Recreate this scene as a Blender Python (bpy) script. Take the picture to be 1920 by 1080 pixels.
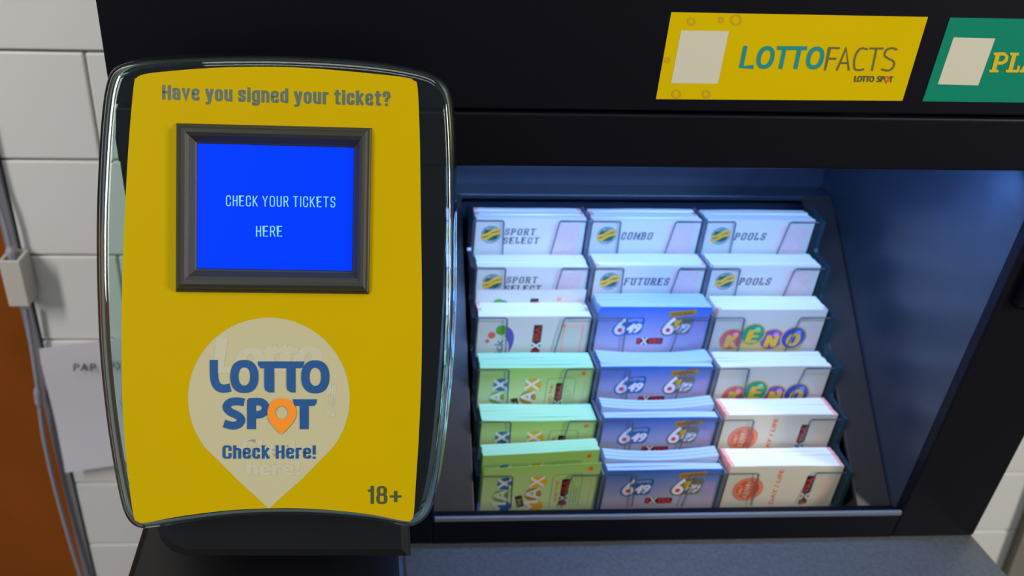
import bpy, bmesh, math, random
from mathutils import Vector, Matrix
random.seed(4)
sc = bpy.context.scene
for o in list(bpy.data.objects): bpy.data.objects.remove(o)
COL = sc.collection

# ------------------------------------------------------------------ camera
F, PX, PY = 1500.0, 749.7, 540.0
RX = Vector((0.99868717, -0.04413796, 0.02599584))     # image right in world
RD = Vector((0.00102428, -0.49018042, -0.87162039))    # image down in world
RF = Vector((0.0512142, 0.87050273, -0.48949168))      # view direction in world
CAM = Vector((-0.37850417, -0.39332493, 0.39883167))
cd = bpy.data.cameras.new('camera'); cam = bpy.data.objects.new('camera', cd); COL.objects.link(cam)
cam.matrix_world = Matrix(((RX.x, -RD.x, -RF.x, CAM.x), (RX.y, -RD.y, -RF.y, CAM.y), (RX.z, -RD.z, -RF.z, CAM.z), (0, 0, 0, 1)))
cd.sensor_width = 36; cd.lens = F * 36 / 1920; cd.shift_x = (960 - PX) / 1920; cd.shift_y = 0
cd.clip_start = 0.02; cd.clip_end = 50
cd.dof.use_dof = True; cd.dof.focus_distance = 0.36; cd.dof.aperture_fstop = 11
sc.camera = cam

# ------------------------------------------------------------------ world, room lights, exposure
w = bpy.data.worlds.new('room_air'); sc.world = w; w.use_nodes = True
w.node_tree.nodes['Background'].inputs[0].default_value = (0.80, 0.88, 1.0, 1)
w.node_tree.nodes['Background'].inputs[1].default_value = 0.2
def area(name, loc, target, sx, sy, power, color):
    ld = bpy.data.lights.new(name, 'AREA'); ld.shape = 'RECTANGLE'; ld.size = sx; ld.size_y = sy
    ld.energy = power; ld.color = color
    o = bpy.data.objects.new(name, ld); COL.objects.link(o); o.location = loc
    o.rotation_euler = (Vector(target) - Vector(loc)).to_track_quat('-Z', 'Y').to_euler()
    return o
area('ceiling_tube_light', (-1.9, -1.3, 1.5), (-0.5, 0.1, 0.1), 0.25, 1.2, 29, (1.0, 0.96, 0.90))
area('ceiling_tube_light', (1.75, -1.2, 1.2), (0.1, 0.1, 0.05), 0.25, 1.2, 37, (1.0, 0.94, 0.82))
area('ceiling_panel_light', (-0.3, -0.7, 2.1), (-0.3, 0.1, 0), 1.4, 0.3, 9, (1.0, 0.96, 0.86))
area('cabinet_led_strip_light', (-0.164, 0.028, 0.242), (-0.16, 0.10, 0.13), 0.31, 0.012, 1.05, (0.22, 0.42, 1.0))
vs = sc.view_settings
vs.view_transform = 'Standard'; vs.look = 'None'; vs.gamma = 1; vs.use_curve_mapping = False; vs.exposure = 0.0

# ------------------------------------------------------------------ helpers
def ray(x, y): return RX * ((x - PX) / F) + RD * ((y - PY) / F) + RF
def on_y(x, y, Y=0.0):
    r = ray(x, y); return CAM + r * ((Y - CAM.y) / r.y)
def at_z(x, y, z): return CAM + ray(x, y) * z
def lin(c): return tuple(((v / 255) / 12.92 if v / 255 <= 0.04045 else ((v / 255 + 0.055) / 1.055) ** 2.4) for v in c) + (1,)

MATS = {}
def mat(name, rgb, rough=0.6, metal=0.0, spec=0.5, emit=0.0, trans=0.0, ior=1.5, noise=0.0, nscale=40, bump=0.0, coat=0.0, bscale=200):
    if name in MATS: return MATS[name]
    m = bpy.data.materials.new(name); m.use_nodes = True; nt = m.node_tree; b = nt.nodes['Principled BSDF']
    c = lin(rgb); b.inputs['Base Color'].default_value = c
    b.inputs['Roughness'].default_value = rough; b.inputs['Metallic'].default_value = metal
    b.inputs['Specular IOR Level'].default_value = spec; b.inputs['IOR'].default_value = ior
    b.inputs['Transmission Weight'].default_value = trans; b.inputs['Coat Weight'].default_value = coat
    if emit: b.inputs['Emission Color'].default_value = c; b.inputs['Emission Strength'].default_value = emit
    tc = nt.nodes.new('ShaderNodeTexCoord')
    if noise:
        n = nt.nodes.new('ShaderNodeTexNoise'); n.inputs['Scale'].default_value = nscale; n.inputs['Detail'].default_value = 4
        nt.links.new(tc.outputs['Object'], n.inputs['Vector'])
        mx = nt.nodes.new('ShaderNodeMix'); mx.data_type = 'RGBA'
        mx.inputs[6].default_value = tuple(v * (1 - noise) for v in c[:3]) + (1,)
        mx.inputs[7].default_value = tuple(min(1, v * (1 + noise)) for v in c[:3]) + (1,)
        nt.links.new(n.outputs['Fac'], mx.inputs[0]); nt.links.new(mx.outputs[2], b.inputs['Base Color'])
    if bump:
        n2 = nt.nodes.new('ShaderNodeTexNoise'); n2.inputs['Scale'].default_value = bscale
        nt.links.new(tc.outputs['Object'], n2.inputs['Vector'])
        bp = nt.nodes.new('ShaderNodeBump'); bp.inputs['Strength'].default_value = bump; bp.inputs['Distance'].default_value = 0.001
        nt.links.new(n2.outputs['Fac'], bp.inputs['Height']); nt.links.new(bp.outputs['Normal'], b.inputs['Normal'])
    MATS[name] = m; return m

def dusty(name, rgb, rough, spec, dust=(150, 160, 180), thr=0.985, vscale=90, grey=0.0):
    """lacquer with a few dust specks"""
    m = mat(name, rgb, rough, spec=spec); nt = m.node_tree; b = nt.nodes['Principled BSDF']
    tc = nt.nodes.new('ShaderNodeTexCoord'); v = nt.nodes.new('ShaderNodeTexVoronoi'); v.inputs['Scale'].default_value = vscale
    nt.links.new(tc.outputs['Object'], v.inputs['Vector'])
    lt = nt.nodes.new('ShaderNodeMath'); lt.operation = 'LESS_THAN'; lt.inputs[1].default_value = 0.045
    nt.links.new(v.outputs['Distance'], lt.inputs[0])
    sp = nt.nodes.new('ShaderNodeSeparateColor'); nt.links.new(v.outputs['Color'], sp.inputs[0])
    gt = nt.nodes.new('ShaderNodeMath'); gt.operation = 'GREATER_THAN'; gt.inputs[1].default_value = thr
    nt.links.new(sp.outputs[0], gt.inputs[0])
    mu = nt.nodes.new('ShaderNodeMath'); mu.operation = 'MULTIPLY'
    nt.links.new(lt.outputs[0], mu.inputs[0]); nt.links.new(gt.outputs[0], mu.inputs[1])
    mx = nt.nodes.new('ShaderNodeMix'); mx.data_type = 'RGBA'; mx.inputs[6].default_value = lin(rgb); mx.inputs[7].default_value = lin(dust)
    nt.links.new(mu.outputs[0], mx.inputs[0])
    last = mx.outputs[2]
    if grey:
        n = nt.nodes.new('ShaderNodeTexNoise'); n.inputs['Scale'].default_value = 400; n.inputs['Detail'].default_value = 3
        nt.links.new(tc.outputs['Object'], n.inputs['Vector'])
        m2 = nt.nodes.new('ShaderNodeMix'); m2.data_type = 'RGBA'; m2.blend_type = 'MULTIPLY'; m2.inputs[0].default_value = grey
        nt.links.new(last, m2.inputs[6]); nt.links.new(n.outputs['Fac'], m2.inputs[7]); last = m2.outputs[2]
    nt.links.new(last, b.inputs['Base Color'])
    return m

def gradient(name, bottom, top, lo=0.0, hi=1.0, rough=0.45):
    """printed colour that runs from one ink to another along the slip"""
    m = mat(name, top, rough); nt = m.node_tree; b = nt.nodes['Principled BSDF']
    tc = nt.nodes.new('ShaderNodeTexCoord'); s = nt.nodes.new('ShaderNodeSeparateXYZ'); nt.links.new(tc.outputs['Generated'], s.inputs[0])
    r = nt.nodes.new('ShaderNodeValToRGB'); r.color_ramp.elements[0].position = lo; r.color_ramp.elements[1].position = hi
    r.color_ramp.elements[0].color = lin(bottom); r.color_ramp.elements[1].color = lin(top)
    nt.links.new(s.outputs['Z'], r.inputs[0]); nt.links.new(r.outputs[0], b.inputs['Base Color'])
    return m

def thin_clear(name, tint=(0.93, 0.96, 0.97), gloss=0.08, rough=0.08, haze=0.0):
    """thin clear sheet: passes light straight through and reflects a little"""
    m = bpy.data.materials.new(name); m.use_nodes = True; nt = m.node_tree; nt.nodes.remove(nt.nodes['Principled BSDF'])
    out = nt.nodes['Material Output']; t = nt.nodes.new('ShaderNodeBsdfTransparent'); t.inputs[0].default_value = tint + (1,)
    g = nt.nodes.new('ShaderNodeBsdfGlossy'); g.inputs['Roughness'].default_value = rough
    d = nt.nodes.new('ShaderNodeBsdfDiffuse'); d.inputs[0].default_value = (0.75, 0.78, 0.82, 1)
    m0 = nt.nodes.new('ShaderNodeMixShader'); m0.inputs[0].default_value = haze
    nt.links.new(t.outputs[0], m0.inputs[1]); nt.links.new(d.outputs[0], m0.inputs[2])
    mx = nt.nodes.new('ShaderNodeMixShader'); mx.inputs[0].default_value = gloss
    nt.links.new(m0.outputs[0], mx.inputs[1]); nt.links.new(g.outputs[0], mx.inputs[2]); nt.links.new(mx.outputs[0], out.inputs[0])
    MATS[name] = m; return m

def wloc(o):
    v = Vector((0, 0, 0))
    while o is not None: v = v + Vector(o.location); o = o.parent
    return v
def mesh_obj(name, verts, faces, mats, parent=None, idx=None, smooth=False, local=False, loc=None):
    me = bpy.data.meshes.new(name)
    o = bpy.data.objects.new(name, me); COL.objects.link(o)
    if loc is not None: o.location = loc
    base = Vector((0, 0, 0)) if local else (wloc(parent) if parent else Vector((0, 0, 0))) + (Vector(loc) if loc is not None else Vector((0, 0, 0)))
    me.from_pydata([tuple(Vector(v) - base) for v in verts], [], faces)
    for m in (mats if isinstance(mats, (list, tuple)) else [mats]): me.materials.append(m)
    if idx:
        for p, i in zip(me.polygons, idx): p.material_index = i
    if smooth:
        for p in me.polygons: p.use_smooth = True
    me.update()
    if parent: o.parent = parent
    return o
def bm_obj(name, bm, m, parent=None, loc=None, smooth=False):
    me = bpy.data.meshes.new(name); o = bpy.data.objects.new(name, me); COL.objects.link(o)
    L = Vector(loc) if loc is not None else Vector((0, 0, 0))
    base = (wloc(parent) if parent else Vector((0, 0, 0))) + L
    for v in bm.verts: v.co -= base
    bmesh.ops.recalc_face_normals(bm, faces=bm.faces)
    bm.to_mesh(me); bm.free(); me.materials.append(m); o.location = L
    if smooth:
        for p in me.polygons: p.use_smooth = True
    if parent: o.parent = parent
    return o
def box_bm(x0, x1, y0, y1, z0, z1, bev=0.0, seg=2, bm=None):
    b = bmesh.new()
    r = bmesh.ops.create_cube(b, size=1.0)
    for v in b.verts: v.co = Vector(((x0 + x1) / 2 + v.co.x * (x1 - x0), (y0 + y1) / 2 + v.co.y * (y1 - y0), (z0 + z1) / 2 + v.co.z * (z1 - z0)))
    if bev: bmesh.ops.bevel(b, geom=list(b.edges), offset=bev, segments=seg, affect='EDGES', profile=0.5)
    return b
def box(name, x0, x1, y0, y1, z0, z1, m, parent=None, bev=0.0, seg=2, loc=None):
    return bm_obj(name, box_bm(x0, x1, y0, y1, z0, z1, bev, seg), m, parent, loc)
def prism_bm(pts, d, bev=0.0, seg=2):
    """pts: 3D loop of a planar outline; d: extrusion vector"""
    b = bmesh.new(); vs_ = [b.verts.new(p) for p in pts]; f = b.faces.new(vs_)
    r = bmesh.ops.extrude_face_region(b, geom=[f]); top = [v for v in r['geom'] if isinstance(v, bmesh.types.BMVert)]
    for v in top: v.co += d
    if bev:
        bmesh.ops.recalc_face_normals(b, faces=b.faces)
        es = [e for e in b.edges if len(e.link_faces) == 2 and max(len(g.verts) for g in e.link_faces) == len(pts) and min(len(g.verts) for g in e.link_faces) == 4 or len(pts) == 4]
        bmesh.ops.bevel(b, geom=es, offset=bev, segments=seg, affect='EDGES', profile=0.5)
    return b
def tube_bm(path, r, n=12, rs=None):
    b = bmesh.new(); rings = []
    for i, p in enumerate(path):
        t = (path[min(i + 1, len(path) - 1)] - path[max(i - 1, 0)]).normalized()
        a = t.cross(Vector((0.3, 1, 0.1))).normalized(); c = t.cross(a)
        rr = rs[i] if rs else r
        rings.append([b.verts.new(p + (a * math.cos(k * 2 * math.pi / n) + c * math.sin(k * 2 * math.pi / n)) * rr) for k in range(n)])
    for i in range(len(rings) - 1):
        for k in range(n): b.faces.new((rings[i][k], rings[i][(k + 1) % n], rings[i + 1][(k + 1) % n], rings[i + 1][k]))
    b.faces.new(rings[0]); b.faces.new(rings[-1][::-1])
    return b
def spline(pts, n=8, closed=False):
    """Catmull-Rom through 2D/3D points"""
    P = [Vector(p) for p in pts]; out = []; N = len(P)
    g = (lambda i: P[i % N]) if closed else (lambda i: P[max(0, min(N - 1, i))])
    for i in range(N if closed else N - 1):
        p0, p1, p2, p3 = g(i - 1), g(i), g(i + 1), g(i + 2)
        for k in range(n):
            t = k / n
            out.append(0.5 * ((2 * p1) + (p2 - p0) * t + (2 * p0 - 5 * p1 + 4 * p2 - p3) * t * t + (3 * p1 - p0 - 3 * p2 + p3) * t ** 3))
    if not closed: out.append(P[-1])
    return out
def tag(o, label, cat, group=None):
    o['label'] = label; o['category'] = cat
    if group: o['group'] = group
    return o
def struct(o): o['kind'] = 'structure'; return o
def thing(name, loc, label, cat, group=None):
    o = bpy.data.objects.new(name, None); COL.objects.link(o); o.location = loc; o.empty_display_size = 0.02
    return tag(o, label, cat, group)

# ------------------------------------------------------------------ flat print: shapes and lettering
TX = {}
def glyphs(s, bold=0.0, shear=0.0, space=1.0):
    k = (s, bold, shear, space)
    if k in TX: return TX[k]
    cu = bpy.data.curves.new('lettering', 'FONT'); cu.body = s; cu.offset = bold; cu.shear = shear; cu.space_character = space
    cu.fill_mode = 'FRONT' if False else cu.fill_mode; cu.resolution_u = 4
    ob = bpy.data.objects.new('lettering', cu); COL.objects.link(ob)
    dg = bpy.context.evaluated_depsgraph_get(); me = bpy.data.meshes.new_from_object(ob.evaluated_get(dg))
    V = [(v.co.x, v.co.y) for v in me.vertices]; Fc = [tuple(p.vertices) for p in me.polygons]
    bpy.data.objects.remove(ob); bpy.data.curves.remove(cu); bpy.data.meshes.remove(me)
    TX[k] = (V, Fc); return TX[k]
CAPH = max(v[1] for v in glyphs('H')[0])

X_ = 0.79; VR = 0.72
FONT = {
 'H': (.42, [([(0, 0), (0, 1)], 0), ([(.42, 0), (.42, 1)], 0), ([(0, .52), (.42, .52)], 0)]),
 'a': (.36, [([(0, .62), (0, X_), (.36, X_), (.36, 0)], 0), ([(.36, .46), (0, .42), (0, 0), (.36, .04)], 0)]),
 'v': (.38, [([(0, X_), (.19, 0, 0), (.38, X_)], 0)]),
 'e': (.36, [([(.02, .42), (.36, .42, 0), (.36, X_), (0, X_), (0, 0), (.36, 0), (.36, .13)], 0)]),
 'y': (.38, [([(0, X_), (.19, .02)], 0), ([(.38, X_), (.17, -.28, .08), (.02, -.28)], 0)]),
 'o': (.36, [([(0, 0), (.36, 0), (.36, X_), (0, X_)], 1)]),
 'u': (.36, [([(0, X_), (0, 0), (.36, .03)], 0), ([(.36, 0), (.36, X_)], 0)]),
 's': (.34, [([(.34, .62), (.34, X_), (0, X_), (0, .46), (.34, .34), (.34, 0), (0, 0), (0, .15)], 0)]),
 'i': (.0, [([(0, 0), (0, X_ - .04)], 0), ([(0, 1.0), (0, 1.001)], 0)]),
 'g': (.36, [([(.36, 0.04), (0, .0), (0, X_), (.36, X_ - .04)], 0), ([(.36, X_), (.36, -.28), (0, -.28), (0, -.2)], 0)]),
 'n': (.36, [([(0, 0), (0, X_)], 0), ([(0, X_ - .04), (.36, X_), (.36, 0)], 0)]),
 'h': (.36, [([(0, 0), (0, 1)], 0), ([(0, X_ - .04), (.36, X_), (.36, 0)], 0)]),
 'd': (.36, [([(.36, 0.04), (0, .0), (0, X_), (.36, X_ - .04)], 0), ([(.36, 0), (.36, 1)], 0)]),
 'r': (.2, [([(0, 0), (0, X_)], 0), ([(0, X_ - .08), (.06, X_), (.2, X_)], 0)]),
 't': (.24, [([(.10, 1), (.10, 0), (.24, 0)], 0), ([(0, X_ - .01), (.24, X_ - .01)], 0)]),
 'c': (.34, [([(.34, .58), (.34, X_), (0, X_), (0, 0), (.34, 0), (.34, .2)], 0)]),
 'k': (.36, [([(0, 0), (0, 1)], 0), ([(.34, X_), (.06, .36)], 0), ([(.12, .44), (.36, 0)], 0)]),
 '?': (.34, [([(0, .74), (0, 1), (.34, 1), (.34, .58), (.17, .46), (.17, .34)], 0), ([(.17, 0), (.17, .001)], 0)]),
 '!': (.0, [([(0, .36), (0, 1)], 0), ([(0, 0), (0, .001)], 0)]),
 '1': (.14, [([(.14, 0), (.14, 1)], 0), ([(.0, .78), (.14, .84)], 0)]),
 '8': (.40, [([(0.02, .53), (.38, .53), (.38, 1), (0.02, 1)], 1), ([(0, 0), (.40, 0), (.40, .53), (0, .53)], 1)]),
 '+': (.44, [([(.22, .14), (.22, .70)], 0), ([(0, .42), (.44, .42)], 0)]),
 'C': (.44, [([(.44, .68), (.44, 1), (0, 1), (0, 0), (.44, 0), (.44, .32)], 0)]),
 'E': (.42, [([(.42, 1), (0, 1, 0), (0, 0, 0), (.42, 0)], 0), ([(0, .52), (.36, .52)], 0)]),
 'K': (.46, [([(0, 0), (0, 1)], 0), ([(.44, 1), (.03, .42)], 0), ([(.14, .56), (.46, 0)], 0)]),
 'Y': (.50, [([(0, 1), (.25, .45, 0), (.5, 1)], 0), ([(.25, .45), (.25, 0)], 0)]),
 'O': (.48, [([(0, 0), (.48, 0), (.48, 1), (0, 1)], 1)]),
 'U': (.44, [([(0, 1), (0, 0), (.44, 0), (.44, 1)], 0)]),
 'R': (.44, [([(0, 0), (0, 1, 0), (.42, 1), (.42, .5), (0, .5)], 0), ([(.24, .5), (.46, 0)], 0)]),
 'T': (.48, [([(0, 1), (.48, 1)], 0), ([(.24, 1), (.24, 0)], 0)]),
 'P': (.42, [([(0, 0), (0, 1, 0), (.42, 1), (.42, .46), (0, .46)], 0)]),
 'L': (.40, [([(0, 1), (0, 0, 0), (.40, 0), (.40, .2)], 0)]),
 'M': (.60, [([(0, 0), (0, 1, 0), (.30, .3, 0), (.60, 1, 0), (.60, 0)], 0)]),
 'B': (.44, [([(0, 0), (0, 1, 0), (.40, 1), (.40, .53), (0, .53)], 0), ([(0, .53), (.44, .53), (.44, 0), (0, 0)], 0)]),
 'F': (.40, [([(0, 0), (0, 1, 0), (.40, 1)], 0), ([(0, .52), (.34, .52)], 0)]),
 'I': (.0, [([(0, 0), (0, 1)], 0)]),
 'S': (.42, [([(.42, .76), (.42, 1), (0, 1), (0, .54), (.42, .48), (.42, 0), (0, 0), (0, .24)], 0)]),
}
class Art:
    """collects flat shapes in sheet coordinates (x right, y down), builds one mesh per part name"""
    def __init__(s, mp): s.mp = mp; s.parts = {}; s.k = 0
    def polys(s, part, verts, faces, color, layer=1):
        s.n = getattr(s, 'n', 0) + 1; layer += 0.07 * (s.n % 6)
        d = s.parts.setdefault(part, [[], [], [], []])
        if color not in d[3]: d[3].append(color)
        n = len(d[0]); d[0] += [s.mp(x, y, layer) for x, y in verts]
        d[1] += [tuple(i + n for i in f) for f in faces]; d[2] += [d[3].index(color)] * len(faces)
    def poly(s, part, pts, color, layer=1): s.polys(part, pts, [tuple(range(len(pts)))], color, layer)
    def rect(s, part, x0, y0, x1, y1, color, layer=1, rot=0):
        cx, cy = (x0 + x1) / 2, (y0 + y1) / 2; c, q = math.cos(math.radians(rot)), math.sin(math.radians(rot))
        s.poly(part, [(cx + (x - cx) * c - (y - cy) * q, cy + (x - cx) * q + (y - cy) * c) for x, y in ((x0, y0), (x1, y0), (x1, y1), (x0, y1))], color, layer)
    def rrect(s, part, x0, y0, x1, y1, r, color, layer=1, shear=0):
        p = []
        for cx, cy, a in ((x1 - r, y0 + r, -90), (x1 - r, y1 - r, 0), (x0 + r, y1 - r, 90), (x0 + r, y0 + r, 180)):
            for k in range(5):
                t = math.radians(a + k * 22.5); p.append((cx + r * math.cos(t), cy + r * math.sin(t)))
        s.poly(part, [(x + (y1 - y) * shear, y) for x, y in p], color, layer)
    def disc(s, part, cx, cy, rx, color, layer=1, ry=None, n=36):
        ry = ry or rx
        s.poly(part, [(cx + rx * math.cos(2 * math.pi * k / n), cy + ry * math.sin(2 * math.pi * k / n)) for k in range(n)], color, layer)
    def ring(s, part, cx, cy, rx, ry, w, color, layer=1, n=40, wy=None, e=1.0):
        wy = wy or w
        def pt(t, a, b):
            c, q = math.cos(t), math.sin(t)
            return (cx + a * math.copysign(abs(c) ** e, c), cy + b * math.copysign(abs(q) ** e, q))
        V = [pt(2 * math.pi * k / n, rx, ry) for k in range(n)] + [pt(2 * math.pi * k / n, rx - w, ry - wy) for k in range(n)]
        s.polys(part, V, [(k, (k + 1) % n, n + (k + 1) % n, n + k) for k in range(n)], color, layer)
    def stroke(s, part, pts, w, color, layer=1, closed=False, ry=1.0):
        P = [Vector(p) for p in pts]; N = len(P); V = []
        for i in range(N):
            a = P[(i - 1) % N] if (closed or i > 0) else P[i]; b = P[(i + 1) % N] if (closed or i < N - 1) else P[i]
            t = (b - a).normalized(); n_ = Vector((-t.y, t.x))
            k = 1.0
            if a != P[i] and b != P[i]:
                t1 = (P[i] - a).normalized(); c = max(0.45, abs(t.dot(t1))); k = 1 / c
            n_ = Vector((n_.x, n_.y * ry)); V += [tuple(P[i] + n_ * w / 2 * k), tuple(P[i] - n_ * w / 2 * k)]
        s.polys(part, V, [(2 * i, 2 * i + 1, (2 * i + 3) % (2 * N), (2 * i + 2) % (2 * N)) for i in range(N if closed else N - 1)], color, layer)
    def text(s, part, string, x0, y_base, width, cap, color, layer=1, bold=0.0, shear=0.0, space=1.0, rot=0, slope=0.0):
        """x0,y_base: start of the baseline; rot degrees (90 = reading upwards)"""
        V, Fc = glyphs(string, 0.0, shear, space)
        mn = min(v[0] for v in V); mx = max(v[0] for v in V); k = width / (mx - mn); h = cap / CAPH
        c, q = math.cos(math.radians(rot)), math.sin(math.radians(rot)); out = []
        s.k += 1; part = part + '#%d' % s.k
        bw = bold * cap * 1.6
        offs = [(-bw, 0), (-bw / 3, bw * 0.3), (bw / 3, -bw * 0.3), (bw, 0)] if bold else [(0, 0)]
        kk = (width - 2 * bw) / (mx - mn)
        for io, (ou, ov) in enumerate(offs):
            out = []
            for x, y in V:
                u = (x - mn) * kk + bw + ou; v = y * h * (1 - 0.6 * bold) + ov + 0.3 * bw
                out.append((x0 + u * c - v * q, y_base - u * q - v * c + u * slope))
            s.polys(part, out, Fc, color, layer + 0.14 * io)
    def heavy(s, part, string, x0, y_base, width, cap, color, layer=1, sw=0.2, gap=0.13, slope=0.0, serif=0, shear=0.0):
        """condensed heavy lettering drawn stroke by stroke"""
        s.k += 1; part = part + '#%d' % s.k; pen = 0; paths = []; li = 0
        for ch in string:
            if ch == ' ': pen += 0.32; continue
            wd, st = FONT[ch]
            for pts, closed in st:
                P = [Vector((p[0] + pen + sw / 2, sw * VR / 2 + p[1] * (1 - sw * VR))) for p in pts]
                rads = [(p[2] if len(p) > 2 else 0.17) for p in pts]; N = len(P); out = []
                for i in range(N):
                    if not closed and i in (0, N - 1): out.append(P[i]); continue
                    a, b, c = P[i - 1], P[i], P[(i + 1) % N]; r = min(rads[i], (a - b).length * .49, (c - b).length * .49)
                    if r < 0.01: out.append(b); continue
                    p, q = b + (a - b).normalized() * r, b + (c - b).normalized() * r
                    out += [(1 - t) ** 2 * p + 2 * t * (1 - t) * b + t * t * q for t in (0, .2, .4, .6, .8, 1)]
                if not closed:
                    for e_, f_ in ((0, 1), (-1, -2)):
                        d_ = (out[e_] - out[f_]).normalized(); out[e_] = out[e_] + d_ * sw / 2 * (VR if abs(d_.y) > 0.6 else 1)
                paths.append((out, closed))
                if serif and not closed and ch not in 'CSO':
                    for p_ in (P[0], P[-1]) + ((P[1],) if ch in 'EFRPBDM' and len(P) > 2 else ()) + ((P[2],) if ch == 'E' and len(P) > 2 else ()):
                        if (p_.y < .25 or p_.y > .75): paths.append(([Vector((p_.x - sw * .5 - serif, p_.y)), Vector((p_.x + sw * .5 + serif, p_.y))], 0))
            pen += wd + sw + gap
        k = width / (pen - gap)
        for out, closed in paths:
            li += 1; n0 = len(s.parts.get(part, [[]])[0])
            keep = s.mp; s.mp = lambda x, y, l: keep(x0 + x * k + y * cap * shear, y_base - y * cap + x * k * slope, l)
            s.stroke(part, out, sw, color, layer + 0.14 * (li % 3), closed, VR); s.mp = keep
    def build(s, parent):
        for part, (V, Fc, idx, cols) in s.parts.items():
            o = mesh_obj(part.split('#')[0], V, Fc, [ink(c) for c in cols], parent, idx)
            if part in ('betting_grid',): o['kind'] = 'stuff'
def ink(c):
    if isinstance(c, str): return MATS[c]
    return mat('ink_%d_%d_%d' % c, c, 0.5)

# ------------------------------------------------------------------ materials
TILE = mat('glazed_white_tile', (240, 239, 236), 0.3, noise=0.03, nscale=9, bump=0.05, bscale=25)
GROUT = mat('grey_grout', (160, 156, 146), 0.9, noise=0.12, nscale=120)
BLACK = dusty('black_lacquer', (7, 7, 18), 0.42, 0.2)
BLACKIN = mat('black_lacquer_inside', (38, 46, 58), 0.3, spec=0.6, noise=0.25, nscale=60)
SLOPE = mat('brushed_dark_panel', (52, 49, 46), 0.42, metal=0.4, noise=0.15, nscale=90, bump=0.1, bscale=500)
COUNTER = dusty('dark_speckled_laminate', (92, 98, 104), 0.4, 0.4, dust=(120, 125, 130), thr=0.6, vscale=300, grey=0.6)
WOOD = mat('brown_wood', (146, 76, 18), 0.5, spec=0.15, noise=0.35, nscale=6)
MWOODD = mat('dark_brown_wood', (58, 30, 24), 0.5, noise=0.3, nscale=8)
METAL = mat('grey_metal_trim', (150, 150, 158), 0.4, metal=0.3)
WPLASTIC = mat('white_plastic', (214, 208, 200), 0.45, noise=0.04, nscale=60)
CABLE = mat('pale_grey_cable', (165, 165, 178), 0.35)
PAPER = mat('white_paper', (226, 224, 234), 0.8, noise=0.02, nscale=20)
SLIPW = mat('slip_paper_white', (206, 201, 184), 0.55)
EDGEW = mat('slip_edges_white', (232, 232, 228), 0.8)
EDGEP = mat('slip_edges_pink', (240, 165, 150), 0.8)
EDGEG = mat('slip_edges_green', (170, 222, 175), 0.8)
EDGEB = mat('slip_edges_blue', (170, 195, 232), 0.8)
SLIPG = gradient('slip_print_green', (204, 222, 166), (160, 204, 98), 0.1, 0.95)
SLIPB = gradient('slip_print_blue', (180, 172, 190), (52, 106, 196), 0.15, 0.98)
CLEAR = thin_clear('clear_pocket_acrylic', (0.985, 0.99, 0.99), gloss=0.02, haze=0.008)
RIM = mat('acrylic_cut_edge', (92, 100, 112), 0.25)
DARKAC = mat('dark_acrylic_side', (14, 22, 30), 0.2, spec=0.6)
SHELL = mat('clear_acrylic_cover', (214, 240, 232), 0.015, trans=1.0, ior=1.45)
YEL = mat('yellow_printed_panel', (192, 162, 0), 0.5, noise=0.03, nscale=25, spec=0.04)
CREAM = mat('translucent_cream_print', (188, 182, 146), 0.5, spec=0.05)
BEZ = mat('charcoal_textured_plastic', (44, 46, 42), 0.45, bump=0.04, bscale=1100)
POD = mat('black_moulded_plastic', (16, 16, 18), 0.3, noise=0.1, nscale=80)
SCR = mat('lit_blue_screen', (0, 44, 255), 0.35, emit=0.9, spec=0.05)
SCRT = mat('lit_screen_letters', (105, 170, 255), 0.3, emit=0.9)
STY = mat('yellow_sticker', (222, 190, 0), 0.5, spec=0.04, noise=0.03, nscale=30)
STG = mat('green_sticker', (22, 138, 110), 0.5, spec=0.05, noise=0.03, nscale=30)
STW = mat('cream_sticker_patch', (218, 214, 190), 0.5)
SILL = mat('grey_sill_edge', (105, 112, 124), 0.35)
LEDM = mat('led_diffuser', (150, 190, 255), 0.5, emit=4.0)

# ------------------------------------------------------------------ the wall of white tiles
YW = 0.30; TH = 0.0956; TL = 0.239
zr0 = on_y(159, 95, YW).z; xj = on_y(159, 95, YW).x
xedge = on_y(40, 470, YW).x
wall = struct(box('wall_back', xedge, 0.62, YW + 0.004, YW + 0.03, -0.95, 1.0, GROUT))
def tile(x0, x1, z0, z1):
    g = 0.0011; x0 += g; x1 -= g; z0 += g; z1 -= g
    return box('tile', x0, x1, YW - 0.004 + random.uniform(-0.0002, 0.0002), YW + 0.006, z0, z1, TILE, wall, 0.0014, 2)
for r in range(-4, 9):
    zt = zr0 - r * TH; off = 0 if r % 2 == 0 else TL / 2
    k = -3
    while True:
        a = xj + off + k * TL; b = a + TL; k += 1
        if a > 0.6: break
        if b < xedge + 0.004: continue
        tile(max(a, xedge + 0.001), min(b, 0.62), zt - TH, zt)
floor = struct(box('floor', -2.0, 2.0, -2.5, YW + 0.03, -0.97, -0.95, mat('floor_vinyl', (120, 116, 108), 0.5, noise=0.1, nscale=5)))
trim = struct(box('trim_1', xedge - 0.011, xedge + 0.0005, YW - 0.007, YW + 0.02, -0.95, 1.0, METAL, None, 0.001))
zdk = on_y(10, 376, YW).z
door = struct(box('door_1', -1.35, xedge - 0.0115, YW + 0.004, YW + 0.04, -0.95, zdk, WOOD, None, 0.001))
rail = box('upper_panel', -1.35, xedge - 0.0115, YW + 0.007, YW + 0.04, zdk + 0.002, 1.0, MWOODD, door)
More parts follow.
